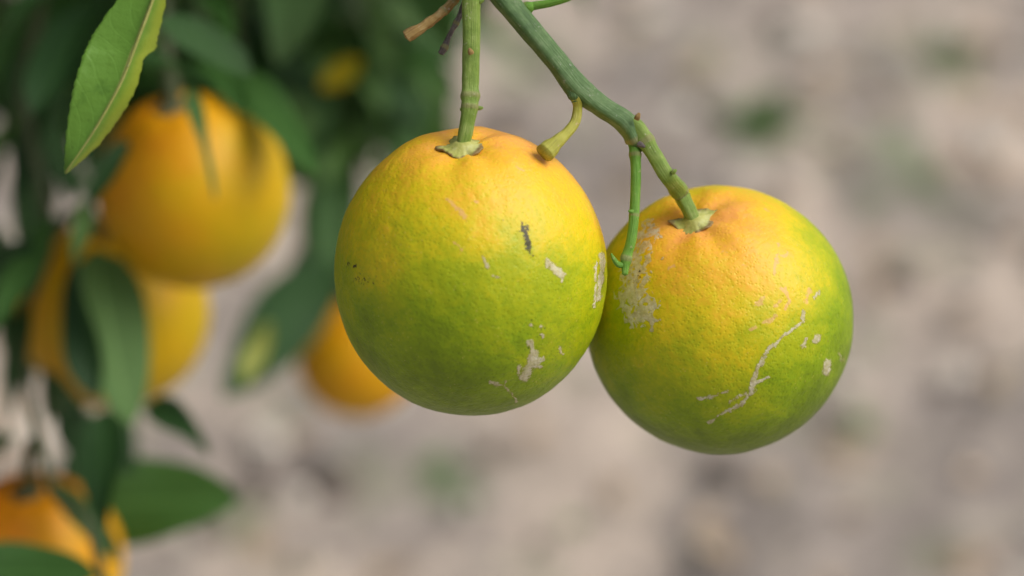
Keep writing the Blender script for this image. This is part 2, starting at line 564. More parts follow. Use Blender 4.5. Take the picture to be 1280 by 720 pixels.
marksL = {
    'blotch': [([(655, 283), (656, 290)], 5.0, 0.95), ([(657, 288), (660, 300), (662, 309)], 4.6, 1.0), ([(664, 314), (667, 320)], 5.0, 0.55),
               ([(435, 330)], 3.6, 0.8), ([(443, 334)], 3.0, 0.8), ([(448, 348), (472, 352)], 9.0, 0.5), ([(542, 237)], 2.6, 0.7),
               ([(664, 405), (690, 415)], 8.0, 0.42), ([(655, 425), (660, 440)], 6.0, 0.40)],
    'scar': [([(684, 329), (692, 335), (700, 342)], 5.0, 1.0), ([(703, 350)], 3.0, 0.9),
             ([(753, 318), (752, 345), (748, 374)], 3.6, 1.0), ([(745, 328), (743, 352)], 2.2, 0.95), ([(744, 358), (741, 384)], 1.8, 0.9),
             ([(662, 428), (665, 440), (664, 450)], 3.6, 1.0), ([(665, 446), (663, 455), (660, 463), (656, 472)], 6.0, 1.0), ([(668, 448), (679, 448)], 3.2, 0.95), ([(668, 441), (670, 452)], 5.0, .9),
             ([(666, 457), (675, 460)], 3.4, 0.9), ([(650, 458), (649, 468)], 3.0, 0.95), ([(677, 420)], 3.2, 0.95), ([(664, 408)], 2.6, 0.9), ([(678, 408)], 2.4, 0.85),
             ([(614, 479), (630, 482), (638, 490), (645, 502)], 2.8, 0.72), ([(630, 482), (632, 476)], 2.6, 0.68),
             ([(604, 323), (611, 334)], 3.0, 0.92), ([(617, 344), (622, 347)], 2.0, 0.8), ([(701, 435), (703, 442)], 2.5, 0.7), ([(640, 363)], 2.0, 0.6)],
    'scratch': [([(560, 250), (570, 259)], 2.4, 0.9), ([(573, 262), (580, 272)], 4.0, 0.9), ([(596, 251)], 2.6, 0.9), ([(645, 208), (652, 214)], 3.0, 0.8), ([(632, 220)], 2.4, 0.8),
                ([(568, 304), (580, 314)], 2.5, 0.8), ([(590, 285), (592, 300)], 2.6, 0.55), ([(605, 325), (620, 345)], 5, 0.4)],
}
orange_l, poleL = make_orange(cL, axL, 0.0397, 0.0424, 3, 8, ripeL, M_peel,
                              'front orange, green below, yellow by the stem, with a small black blotch',
                              None, marksL, 0.0061, spikes=((PI * 0.98, 0.25, 0.3),), dimple=0.06)

# right front orange
DR = 0.768
cR = P(899, 400, DR)
axR = cdir(-0.235, 0.745, 0.63)


def ripeR(q, th):
    x, y, z = q.T
    n0 = np.array((-0.15, 0.72, 0.65)); n0 /= np.linalg.norm(n0)
    d = np.linalg.norm(q - n0, axis=1)
    v = 1.00 - 0.56 * d + 0.05 * np.exp(-((x - 0.05) ** 2 + (y - 0.0) ** 2) / 0.08)
    v = v - 0.30 * np.clip(x - 0.40, 0, 1) + 0.08 * np.exp(-((x + 0.15) ** 2 + (y + 0.35) ** 2) / 0.1)
    return v + 0.16 * fbm(q * 3.0 + 5, 3, 8)


marksR = {
    'lace': [([(812, 286), (803, 303), (797, 322)], 9.0, 0.78), ([(797, 320), (793, 340), (791, 360)], 13.0, 0.85), ([(790, 360), (795, 374), (800, 386)], 15.0, 0.88),
             ([(790, 364), (775, 371)], 6.0, 0.85), ([(800, 375), (820, 380)], 5.0, 0.85), ([(800, 388), (786, 400)], 7.0, 0.85), ([(776, 382), (790, 386)], 5.5, 0.8)],
    'scar': [([(795, 335), (792, 350), (796, 372)], 2.5, 0.8), ([(788, 362), (775, 369)], 2.4, 0.85), ([(800, 386), (788, 398)], 2.6, 0.85), ([(804, 394), (812, 399)], 3.2, 0.95), ([(816, 402), (815, 412)], 3.0, 0.95), ([(814, 402), (824, 400)], 2.6, 0.9),
             ([(820, 290), (826, 296)], 3.0, 0.75), ([(783, 345), (793, 350)], 5.0, 0.9), ([(829, 325)], 3.0, 0.8),
             ([(1005, 390), (1004, 400)], 3.0, 1.0), ([(1003, 402), (984, 416), (966, 431)], 2.6, 0.88), ([(966, 431), (952, 450), (946, 462)], 3.6, 0.92),
             ([(946, 462), (940, 478), (941, 490)], 3.8, 0.90), ([(941, 490), (928, 504), (912, 514)], 3.0, 0.86), ([(912, 514), (885, 527)], 2.4, 0.80),
             ([(943, 478), (962, 471)], 2.2, 0.8), ([(874, 501), (892, 495), (910, 488)], 2.6, 0.74), ([(912, 503), (934, 492)], 3.0, 0.7),
             ([(1007, 423), (1003, 433)], 3.6, 0.95), ([(1023, 421), (1020, 426)], 3.8, 0.98), ([(1033, 455), (1032, 465)], 5.0, 1.0), ([(1050, 440), (1054, 450)], 3.6, 0.6),
             ([(1021, 366), (1017, 374)], 3.6, 0.75)],
    'scratch': [([(973, 318), (967, 343)], 3.4, 0.95), ([(978, 320), (984, 316)], 3.0, 0.8), ([(972, 305), (973, 318)], 2.4, 0.7), ([(978, 360), (987, 374), (982, 386)], 3.4, 0.95),
                ([(970, 382), (975, 374)], 3.6, 0.9), ([(947, 379), (953, 374)], 4.5, 0.95), ([(955, 403), (970, 396)], 3.6, 0.85), ([(938, 412), (944, 408)], 3, 0.8),
                ([(1012, 362), (1006, 378)], 3.4, 0.9), ([(905, 312), (912, 316)], 3.6, 0.7), ([(926, 330), (932, 334)], 3.4, 0.55), ([(836, 336), (842, 332)], 3, 0.8),
                ([(958, 260), (964, 270)], 2.6, 0.6)],
    'blotch': [([(800, 335), (797, 350)], 5, 0.46)],
}
orange_r, poleR = make_orange(cR, axR, 0.0399, 0.0404, 11, 8, ripeR, M_peel,
                              'front orange with a lacy tan scar patch and a long curved scratch',
                              None, marksR, 0.0057, spikes=((0.35, 0.55, 0.16), (PI * 0.93, 0.35, 0.2)), dimple=0.06)


def ripe_bg(seed, base=0.45, gx=-0.15, gy=0.2):
    def f(q, th):
        return base + gx * q[:, 0] + gy * q[:, 1] + 0.12 * fbm(q * 2, 2, seed)
    return f


DA, DB, DC, DD = 1.06, 1.15, 1.46, 1.10


def t_dark_calyx():
    t = NT('calyx_dark'); return t.fin(t.ramp(t.noise(300), [(0.3, (0.04, 0.05, 0.02)), (0.7, (0.10, 0.11, 0.05))]), 0.7)


M_cdark = t_dark_calyx()
orange_a, poleA = make_orange(P(242, 239, DA), cdir(-0.15, 0.84, 0.50), 120 * K * DA, 124 * K * DA, 21, 6, ripe_bg(1, 0.42, -0.28, 0.16), M_ripe,
                              'large ripe orange behind the pale leaf, a thin leaf hanging over it', None, calyx_r=0.008, cal_mat=M_cdark)
orange_b, poleB = make_orange(P(143, 391, DB), cdir(0.02, 0.86, 0.5), 119 * K * DB, 118 * K * DB, 22, 6, ripe_bg(2, 0.30, -0.1, 0.15), M_ripe,
                              'ripe orange half covered by a broad drooping leaf, below the large one', None, calyx_r=0.007, cal_mat=M_cdark)
orange_c, poleC = make_orange(P(447, 444, DC), cdir(-0.1, 0.9, 0.35), 77 * K * DC, 78 * K * DC, 23, 6, ripe_bg(3, 0.52, 0.0, 0.1), M_ripe,
                              'small deep orange fruit partly hidden behind the left front orange', None, calyx_r=0.006, cal_mat=M_cdark)
orange_d, poleD = make_orange(P(44, 700, DD), cdir(0.0, 0.84, 0.54), 110 * K * DD, 110 * K * DD, 24, 6, ripe_bg(4, 0.62, -0.25, 0.25), M_ripe,
                              'ripe orange cut off by the bottom left corner of the picture', None, calyx_r=0.007, cal_mat=M_cdark)

# ------------------------------------------------------------------ fruiting branch (front)
fb = thing('fruiting_branch', P(640, 10, 0.735), 'green forked citrus branch in sharp focus, holding the two front oranges', 'branch')
D0 = 0.726
dL = -(poleL - CAMP).dot(BACK); dR = -(poleR - CAMP).dot(BACK)
xl, yl, _ = [float(a[0]) for a in project(np.array([poleL]))]
xr, yr, _ = [float(a[0]) for a in project(np.array([poleR]))]

JX = (588, -62, D0)                                       # where the stalk leaves the main stem
w, r = pxtube([(300, -420, 0.86), (430, -240, 0.77), (540, -115, 0.735), (590, -58, D0 + .002), (622, -12, D0), (660, 34, D0), (697, 78, D0), (722, 110, D0 + .001), (752, 133, D0 + .003), (780, 152, D0 + .004), (796, 176, D0 + .005), (794, 190, D0 + .006)],
              [48, 42, 38, 34, 31, 28, 27.5, 31, 27, 27, 25, 13])
put('main_stem', tube_mesh('main_stem', w, r, 36, 12, 0.075, 4, 0.04, 1, nodes=((0.985, 0.10, 0.0012),)), M_stem, fb)
w, r = pxtube([(594, -56, D0), (591, -30, dL), (589, 0, dL + .001), (589, 60, dL + .001), (588, 105, dL + .001), (587, 133, dL), (583, 160, dL), (xl, yl, dL)],
              [26, 25, 24.5, 23, 22.5, 22, 19, 17.5])
put('fruit_stalk', tube_mesh('fruit_stalk', w, r, 28, 12, 0.055, 4, 0.05, 2, nodes=((0.745, 0.20, 0.0011), (0.80, 0.07, 0.0008))), M_stalk, fb)
w, r = pxtube([(786, 150, D0 + .004), (799, 163, D0 + .004), (816, 190, D0 + .003), (834, 220, D0 + .003), (850, 240, dR + .001), (858, 256, dR), (xr, yr, dR)],
              [19, 21, 20.5, 21, 22, 19, 17])
put('fruit_stalk', tube_mesh('fruit_stalk', w, r, 28, 12, 0.06, 4, 0.05, 3, nodes=((0.17, 0.16, 0.0012), (0.74, 0.14, 0.0012))), M_stalk, fb)
w, r = pxtube([(791, 178, D0 + .005), (794, 190, D0 + .004), (795, 220, D0 + .003), (793, 265, D0 + .002), (789, 300, D0 + .001), (783, 322, D0 + .001), (781, 343, D0)],
              [13, 14, 13, 12.5, 13, 13, 8])
put('side_shoot', tube_mesh('side_shoot', w, r, 20, 10, 0.04, 3, 0.03, 4, nodes=((0.10, 0.18, 0.0009), (0.55, 0.08, 0.0006), (0.88, 0.2, 0.0012))), M_shoot, fb)
w, r = pxtube([(783, 330, D0 + .001), (774, 331, D0), (768, 325, D0 - .001), (764, 317, D0 - .001)], [8, 8, 6, 2.5])
put('bud', tube_mesh('bud', w, r, 12, 8, 0.03, 3, 0.03, 5), M_shoot, fb)
w, r = pxtube([(714, 104, D0 + .001), (720, 120, D0), (722, 134, D0 + .001), (719, 152, D0 + .001), (709, 166, D0 - .001), (697, 177, D0 - .003), (687, 186, D0 - .004), (681, 191.5, D0 - .005)],
              [17, 16, 12.5, 13.5, 14, 18, 25, 26])
w2, r2 = pxtube([(694, 74, D0), (704, 90, D0), (713, 105, D0 + .0005), (719, 119, D0), (721, 127, D0)], [14, 22, 23, 19, 13])
put('collar', tube_mesh('collar', w2, r2, 24, 8, 0.04, 3, 0.05, 61), M_stem, fb)
put('stub', tube_mesh('stub', w, r, 22, 10, 0.05, 4, 0.035, 6, nodes=((0.15, 0.12, 0.001),), cut=True), M_stub, fb)
w, r = pxtube([(592, -30, D0 + .004), (575, -10, D0 + .003), (562, 6, D0 + .003), (548, 19, D0 + .002), (530, 32, D0 + .001), (515, 41, D0), (508, 46, D0)], [9, 10, 11, 11.5, 13, 15.5, 15])
put('dead_twig', tube_mesh('dead_twig', w, r, 22, 12, 0.06, 5, 0.13, 7, nodes=((0.35, 0.12, 0.0006), (0.5, 0.10, 0.0005)), cut=True), M_dead, fb)
w, r = pxtube([(590, -20, D0 + .006), (580, 5, D0 + .006), (572, 26, D0 + .005), (563, 42, D0 + .005), (556, 58, D0 + .004), (551, 67, D0 + .004)], [7, 6.5, 7.5, 6.5, 9, 8])
put('dead_twig', tube_mesh('dead_twig', w, r, 20, 12, 0.10, 4, 0.20, 8, nodes=((0.55, 0.25, 0.0006), (0.9, 0.2, 0.0008)), cut=True), M_grey, fb)
w, r = pxtube([(648, 14, D0 + .002), (661, 9, D0), (668, 7, D0), (690, 3, D0 - .001), (720, -8, D0 - .002), (760, -40, D0 - .004)], [14, 14, 11, 10, 9, 8])
put('side_shoot', tube_mesh('side_shoot', w, r, 18, 9, 0.04, 3, 0.03, 9, nodes=((0.10, 0.25, 0.001),)), M_shoot, fb)
# small scars where leaves and thorns dropped off
for k, (x, y, d, dx, dy, ln, ww, mt) in enumerate([(588, 64, dL - .0026, -0.2, 0.5, 6, 6, M_dead), (578, 137, dL, -1, 0.3, 5, 5, M_stalk), (600, 135, dL, 1, 0.1, 6, 5, M_stalk),
                                                   (797, 146, D0, 0.5, 1, 8, 6, M_dead), (801, 181, D0, 0.6, -0.3, 9, 6, M_grey), (843, 214, D0, 0.8, 0.6, 5, 5, M_stalk), (788, 264, D0, -1, 0.1, 4, 4, M_shoot),
                                                   (845, 246, dR, -1, -0.1, 6, 5, M_stalk), (600, 2, dL, 0.8, 0.3, 8, 5, M_stalk)]):
    l = math.hypot(dx, dy); ux, uy = dx / l, -dy / l
    w, r = pxtube([(x - ux * 3, y - uy * 3, d), (x, y, d - .0004), (x + ux * ln * .6, y + uy * ln * .6, d - .0007)], [ww * 1.3, ww * 1.2, ww * 0.6])
    put('bud', tube_mesh('bud', w, r, 10, 4, 0, 3, 0.10, 20 + k), mt, fb)

# ------------------------------------------------------------------ leaves


def leaf_mesh(fold=0.25, bend=0.15, twist=0.0, wave=0.02, nu=8, nv=18, seed=0, thick=0.0):
    """unit leaf: base at origin, tip at +y, width 1 along x, normal +z (x is scaled to the width later)"""
    co, U, V, faces = [], [], [], []
    rng = random.Random(seed); p1, p2 = rng.uniform(0, 6), rng.uniform(0, 6)
    for j in range(nv + 1):
        v = j / nv
        hw = 0.5 * (math.sin(PI * v ** 0.84)) ** 0.66 * (1 - 0.10 * v)
        hw = max(hw, 0.012)
        for i in range(nu + 1):
            u = -1 + 2 * i / nu
            x = u * hw
            z = fold * abs(x) * 0.45 - bend * (v - 0.35) ** 2 + bend * 0.1225 + wave * math.sin(v * 9 + p1 + u) * abs(u)
            z += twist * x * (v - 0.5) * 2
            co.append((x, v, z)); U.append(u); V.append(v)
    for j in range(nv):
        for i in range(nu):
            a = j * (nu + 1) + i
            faces.append((a, a + 1, a + nu + 2, a + nu + 1))
    me = mesh_from('leaf', co, faces)
    for nm, data in (('leaf_u', U), ('leaf_v', V)):
        a = me.attributes.new(nm, 'FLOAT', 'POINT'); a.data.foreach_set('value', np.array(data, dtype=np.float32))
    return me


SHAPES = {}


def shape(mat, k):
    key = (mat.name, k)
    if key not in SHAPES:
        prm = [(0.5, 0.5, 0.1), (0.3, 0.9, -0.3), (0.8, 0.3, 0.4), (0.2, -0.4, 0.2), (0.6, 1.3, 0.0), (0.1, 0.2, -0.5)][k]
        me = leaf_mesh(prm[0], prm[1] * 0.25, prm[2], 0.03, 6, 12, k)
        me.materials.append(mat); SHAPES[key] = me
    return SHAPES[key]


def leaf_world(parent, b, t, width, nrm, mat, k=0, name='leaf'):
    y = t - b; L = y.length; y = y / L
    n = nrm - y * nrm.dot(y)
    if n.length < 1e-4: n = y.orthogonal()
    n.normalize(); x = y.cross(n)
    M = Matrix((x * width, y * L, n * math.sqrt(width * L))).transposed().to_4x4(); M.translation = b
    return put(name, shape(mat, k), None, parent, M)


def pleaf(parent, b, t, wpx, nrm, mat, k=0):
    d = 0.5 * (b[2] + t[2])
    return leaf_world(parent, P(*b), P(*t), wpx * K * d, cdir(*nrm), mat, k)


# the pale leaf in focus at the upper left: outline measured along its midrib
lt = thing('leafy_twig', P(215, -70, 0.76), 'light yellow-green pointed leaf in focus, hanging at the upper left on its own twig', 'leaf')
rows = [  # left edge, midrib, right edge (photo pixels), from tip to base
    ((80.5, 217), (82, 217.5), (83.5, 216)),
    ((81, 200), (91, 203), (98, 204)),
    ((82, 176), (107, 180), (124, 180)),
    ((85.5, 144), (126, 150), (147, 150)),
    ((90, 118), (141, 124), (161, 128)),
    ((95, 97), (153, 100), (172, 104)),
    ((104, 69), (163, 73), (180, 73)),
    ((108, 60), (167, 63), (193.5, 62)),
    ((113, 49), (173, 49), (196, 50)),
    ((122, 34), (179, 32), (200, 34)),
    ((146, 0), (191, 0), (207, 2)),
    ((165, -22), (199, -22), (210, -20)),
    ((186, -45), (206, -44), (213, -42)),
    ((208, -66), (211, -68), (214, -66))]
DH = 0.752


def interp_rows(rows, m):
    A = np.array([[p[0], p[1]] for rr in rows for p in rr], float).reshape(len(rows), 6)
    pts = list(A)
    C, _ = catmull(pts, [1] * len(pts), m)
    return C


C = interp_rows(rows, 8)
NU = 14
co, U, V, faces = [], [], [], []
for j, c in enumerate(C):
    l, m_, rr = c[0:2], c[2:4], c[4:6]
    vfrac = j / (len(C) - 1)
    for i in range(2 * NU + 1):
        if i <= NU: s = i / NU; p = l * (1 - s) + m_ * s; off = 1 - s; side = -1
        else: s = (i - NU) / NU; p = m_ * (1 - s) + rr * s; off = s; side = 1
        half = np.linalg.norm((l if side < 0 else rr) - m_)
        # left half faces us and curls slightly; the right half is folded back
        dz = -0.0016 * off * off * (half / 40) + 0.0012 * off if side < 0 else 0.0060 * off * (half / 22)
        dz += 0.0012 * math.sin(vfrac * 11 + 1) * off + 0.010 * (vfrac - 0.5) ** 2
        if i in (0, 2 * NU): p = p + np.array((0.7 * math.sin(j * 1.3) + 0.5 * math.sin(j * 2.9), 0.5 * math.sin(j * 0.9)))
        mid = math.exp(-((i - NU) / 0.9) ** 2)
        dz -= 0.0004 * mid
        co.append(P(p[0], p[1], DH + dz)); U.append((i - NU) / NU); V.append(vfrac)
W2 = 2 * NU + 1
for j in range(len(C) - 1):
    for i in range(W2 - 1):
        a = j * W2 + i
        faces.append((a, a + 1, a + W2 + 1, a + W2))
hm = mesh_from('leaf', co, faces)
for nm, data in (('leaf_u', U), ('leaf_v', V)):
    a = hm.attributes.new(nm, 'FLOAT', 'POINT'); a.data.foreach_set('value', np.array(data, dtype=np.float32))
ho = put('leaf', hm, L_hero, lt)
so = ho.modifiers.new('thick', 'SOLIDIFY'); so.thickness = 0.0003; so.offset = 0
w, r = pxtube([(81.5, 215, DH + .0022), (107, 180, DH + .0009), (126, 150, DH - .0001), (153, 100, DH - .0004), (172, 51, DH - .0006), (191, 0, DH - .0004), (211, -68, DH + .002), (222, -110, DH + .004)],
              [1.2, 2.0, 2.6, 3.2, 3.8, 4.2, 5.5, 6])
put('midrib', tube_mesh('midrib', w, r, 8, 8, 0, 3, 0.05, 31), M_rib, lt)
w, r = pxtube([(120, -420, 0.9), (160, -260, 0.80), (222, -108, DH + .004), (250, -40, DH + .012)], [24, 18, 12, 5])
put('stem', tube_mesh('stem', w, r, 12, 8, 0.03, 3, 0.04, 32), M_shoot, lt)

# ------------------------------------------------------------------ the orange tree on the left
TR = Vector((-1.05, 1.75, 0))
tree = thing('orange_tree', TR, 'dark green orange tree, its leafy branches hanging out of focus at the left', 'tree')
put('trunk', tube_mesh('trunk', [TR + Vector((0, 0, -0.05)), TR + Vector((0.02, 0.01, 0.3)), TR + Vector((-0.02, 0.03, 0.8)), TR + Vector((0.04, 0, 1.5)), TR + Vector((0.0, 0.05, 2.3))],
                       [0.085, 0.07, 0.06, 0.045, 0.02], 20, 10, 0.05, 4, 0.06, 40), M_bark, tree)


def branch(pts, widths, attach_z, seed, mat=M_twig):
    w, r = pxtube(pts, widths)
    A = TR + Vector((0, 0, attach_z))
    mid = (A * 0.4 + w[0] * 0.6) + Vector((0, 0, 0.14))
    w = [A, mid] + w; r = [max(0.014, r[0] * 1.5), max(0.007, r[0] * 1.2)] + r
    return put('branch', tube_mesh('branch', w, r, 10, 6, 0.02, 3, 0.05, seed), mat, tree)


def limb_world(w, r, seed):
    return put('branch', tube_mesh('branch', w, r, 10, 6, 0.02, 3, 0.05, seed), M_bark, tree)


# limb above the picture that carries the fruiting branch and the leafy twig
limb_world([TR + Vector((0.02, 0, 1.1)), TR + Vector((0.35, -0.45, 1.42)), P(120, -620, 0.95), P(300, -420, 0.86)], [0.030, 0.02, 0.011, 0.0075], 41)
limb_world([TR + Vector((0.02, 0, 1.2)), TR + Vector((0.2, -0.5, 1.5)), P(60, -600, 1.0), P(118, -425, 0.90)], [0.022, 0.014, 0.008, 0.0048], 42)

# near cluster: stalks of the ripe oranges and the leaves round them
b1 = branch([(150, -180, 1.02), (175, -60, 1.03), (205, 50, 1.05), (224, 118, 1.045)], [22, 16, 10, 8], 1.2, 43)
xa, ya, da = [float(a[0]) for a in project(np.array([poleA]))]
b2 = branch([(40, -160, 1.08), (48, 0, 1.10), (30, 120, 1.11), (48, 220, 1.10), (62, 300, 1.10), (30, 400, 1.08), (30, 470, 1.06), (52, 560, 1.05), (70, 620, 1.02), (110, 650, 1.00), (130, 735, 1.00), (150, 800, 1.0)],
            [24, 20, 18, 16, 14, 13, 12, 12, 12, 13, 12, 8], 1.0, 44)
b3 = branch([(300, -150, 1.12), (290, -30, 1.13), (300, 60, 1.14), (306, 100, 1.14)], [16, 12, 9, 6], 1.3, 45)
b4 = branch([(420, -150, 1.55), (430, 0, 1.55), (418, 150, 1.52), (410, 280, 1.48), (405, 350, 1.45), (438, 375, 1.45)], [20, 14, 12, 10, 8, 7], 1.1, 46)
for (pole, src, nm) in ((poleA, P(205, 50, 1.05), 47), (poleB, P(62, 300, 1.10), 48), (poleD, P(52, 560, 1.05), 49), (poleC, P(405, 345, 1.45), 50)):
    m_ = (pole + src) / 2 + Vector((0, 0.0, 0.012))
    put('fruit_stalk', tube_mesh('fruit_stalk', [src, m_, pole], [0.0026, 0.0026, 0.003], 10, 6, 0, 3, 0.04, nm), M_twig, tree)

# leaves: (branch, base, tip, width px, normal (right, up, to camera), material, shape)
N = [
    (b1, (192, 22, 0.98), (317, 88, 0.98), 62, (-0.15, 0.7, 0.7), L_dark, 1),
    (b3, (304, 92, 1.06), (394, 222, 1.00), 62, (0.35, 0.35, 0.85), L_mid, 3),
    (b1, (125, 0, 1.06), (40, 140, 1.00), 88, (-0.25, 0.65, 0.6), L_dark, 0),
    (b1, (160, 62, 1.02), (262, 104, 1.00), 46, (-0.1, 0.95, 0.10), L_dark, 3),
    (b1, (236, 104, 0.985), (268, 250, 0.96), 30, (0.90, 0.1, 0.55), L_mid, 3),
    (b2, (160, 176, 1.00), (104, 278, 0.98), 44, (-0.5, 0.5, 0.6), L_dark, 1),
    (b2, (118, 312, 1.06), (162, 534, 1.05), 108, (0.45, 0.25, 0.85), L_bright, 3),
    (b2, (98, 318, 1.05), (122, 500, 1.03), 66, (-0.6, 0.1, 0.7), L_dark, 2),
    (b2, (66, 268, 1.08), (-8, 415, 1.02), 50, (-0.2, 0.55, 0.75), L_mid, 3),
    (b2, (40, 300, 1.06), (-40, 460, 1.08), 70, (-0.5, 0.3, 0.6), L_dark, 1),
    (b2, (100, 630, 1.14), (300, 625, 1.12), 124, (0.0, 0.45, 0.85), L_mid, 3),
    (b2, (132, 515, 1.05), (130, 655, 1.00), 68, (-0.3, 0.2, 0.9), L_dark, 1),
    (b2, (-45, 712, 0.98), (122, 722, 0.96), 96, (0.0, 0.7, 0.7), L_mid, 3),
    (b2, (182, 505, 1.08), (262, 570, 1.05), 46, (0.2, 0.5, 0.6), L_dark, 2),
    (b4, (412, 325, 1.43), (278, 500, 1.32), 96, (0.3, 0.25, 0.9), L_dark, 3),
    (b4, (336, 402, 1.24), (306, 482, 1.22), 36, (-0.4, 0.4, 0.8), L_lime, 3),
    (b3, (240, -30, 1.10), (292, 48, 1.04), 46, (0.2, 0.8, 0.6), L_mid, 0),
    (b3, (250, 66, 1.08), (306, 136, 1.03), 54, (0.2, 0.8, 0.6), L_mid, 1),
    (b4, (424, 150, 1.46), (402, 400, 1.42), 62, (0.4, 0.2, 0.8), L_mid, 0),
    (b4, (415, 200, 1.5), (380, 330, 1.48), 50, (-0.3, 0.2, 0.8), L_dark, 1),
    (b4, (410, 290, 1.46), (352, 420, 1.44), 60, (0.3, 0.3, 0.8), L_dark, 3),
    (b4, (430, 260, 1.5), (415, 400, 1.52), 60, (0.1, 0.3, 0.8), L_dark, 3),
    (b4, (420, 230, 1.5), (432, 420, 1.50), 50, (-0.4, 0.2, 0.7), L_dark, 2),
    (b2, (70, 90, 1.12), (22, 260, 1.10), 56, (-0.5, 0.3, 0.6), L_dark, 4),
    (b2, (60, 150, 1.14), (92, 250, 1.12), 40, (0.5, 0.3, 0.6), L_dark, 1),
    (b2, (62, 180, 1.14), (120, 250, 1.16), 36, (0.2, 0.7, 0.4), L_dark, 5),
    (b2, (20, 120, 1.12), (-30, 300, 1.1), 30, (-0.6, 0.2, 0.6), L_dark, 3),
    (b2, (60, 270, 1.14), (110, 380, 1.16), 40, (0.6, 0.2, 0.6), L_dark, 0),
    (b2, (40, 380, 1.08), (10, 520, 1.06), 34, (-0.3, 0.3, 0.8), L_dark, 4),
    (b2, (50, 460, 1.09), (110, 540, 1.1), 40, (0.3, 0.6, 0.4), L_dark, 1),
    (b2, (60, 500, 1.1), (150, 560, 1.12), 44, (0.2, 0.8, 0.3), L_dark, 5),
    (b1, (100, -40, 1.05), (0, 40, 1.0), 60, (-0.3, 0.7, 0.5), L_dark, 1),
    (b1, (60, -20, 1.05), (-20, 110, 1.05), 60, (-0.3, 0.5, 0.6), L_mid, 0),
    (b1, (150, -30, 1.08), (90, 90, 1.10), 60, (0.1, 0.5, 0.6), L_dark, 3),
    (b2, (150, 150, 1.16), (170, 300, 1.17), 60, (0.1, 0.3, 0.6), L_dark, 4),
    (b2, (112, 250, 1.04), (92, 330, 1.02), 26, (0.1, 0.4, 0.8), L_bright, 1),
    (b2, (60, 600, 1.06), (150, 700, 1.04), 40, (0.4, 0.3, 0.7), L_dark, 1),
    (b2, (70, 520, 1.08), (170, 590, 1.08), 60, (0.1, 0.4, 0.8), L_dark, 3),
    (b2, (36, 170, 1.12), (34, 330, 1.12), 46, (0.3, 0.3, 0.8), L_dark, 3),
    (b2, (90, 400, 1.14), (60, 530, 1.14), 50, (0.3, 0.3, 0.8), L_dark, 3),
    (b2, (10, 300, 1.14), (30, 440, 1.14), 60, (0.3, 0.3, 0.8), L_dark, 1),
    (b2, (20, 545, 1.1), (-60, 600, 1.1), 44, (0.1, 0.8, 0.5), L_mid, 0),
]
for a in N: pleaf(*a)
rq = random.Random(21)
for (x, y) in [(-10, 330), (15, 380), (45, 340), (70, 350), (60, 420), (5, 440), (85, 460), (40, 170), (55, 240), (42, 290), (75, 160), (110, 175), (30, 110), (-15, 130), (140, 545), (95, 610), (105, 500), (60, 200)]:
    d = rq.uniform(1.2, 1.32); an = rq.uniform(-0.7, 0.7); ln = rq.uniform(90, 120)
    pleaf(b2, (x, y - ln * .5, d), (x + math.sin(an) * ln * .6, y + ln * .5 * math.cos(an), d), ln * 0.42, (rq.uniform(-.5, .5), rq.uniform(-.2, .6), .7), L_dark, rq.randrange(4))

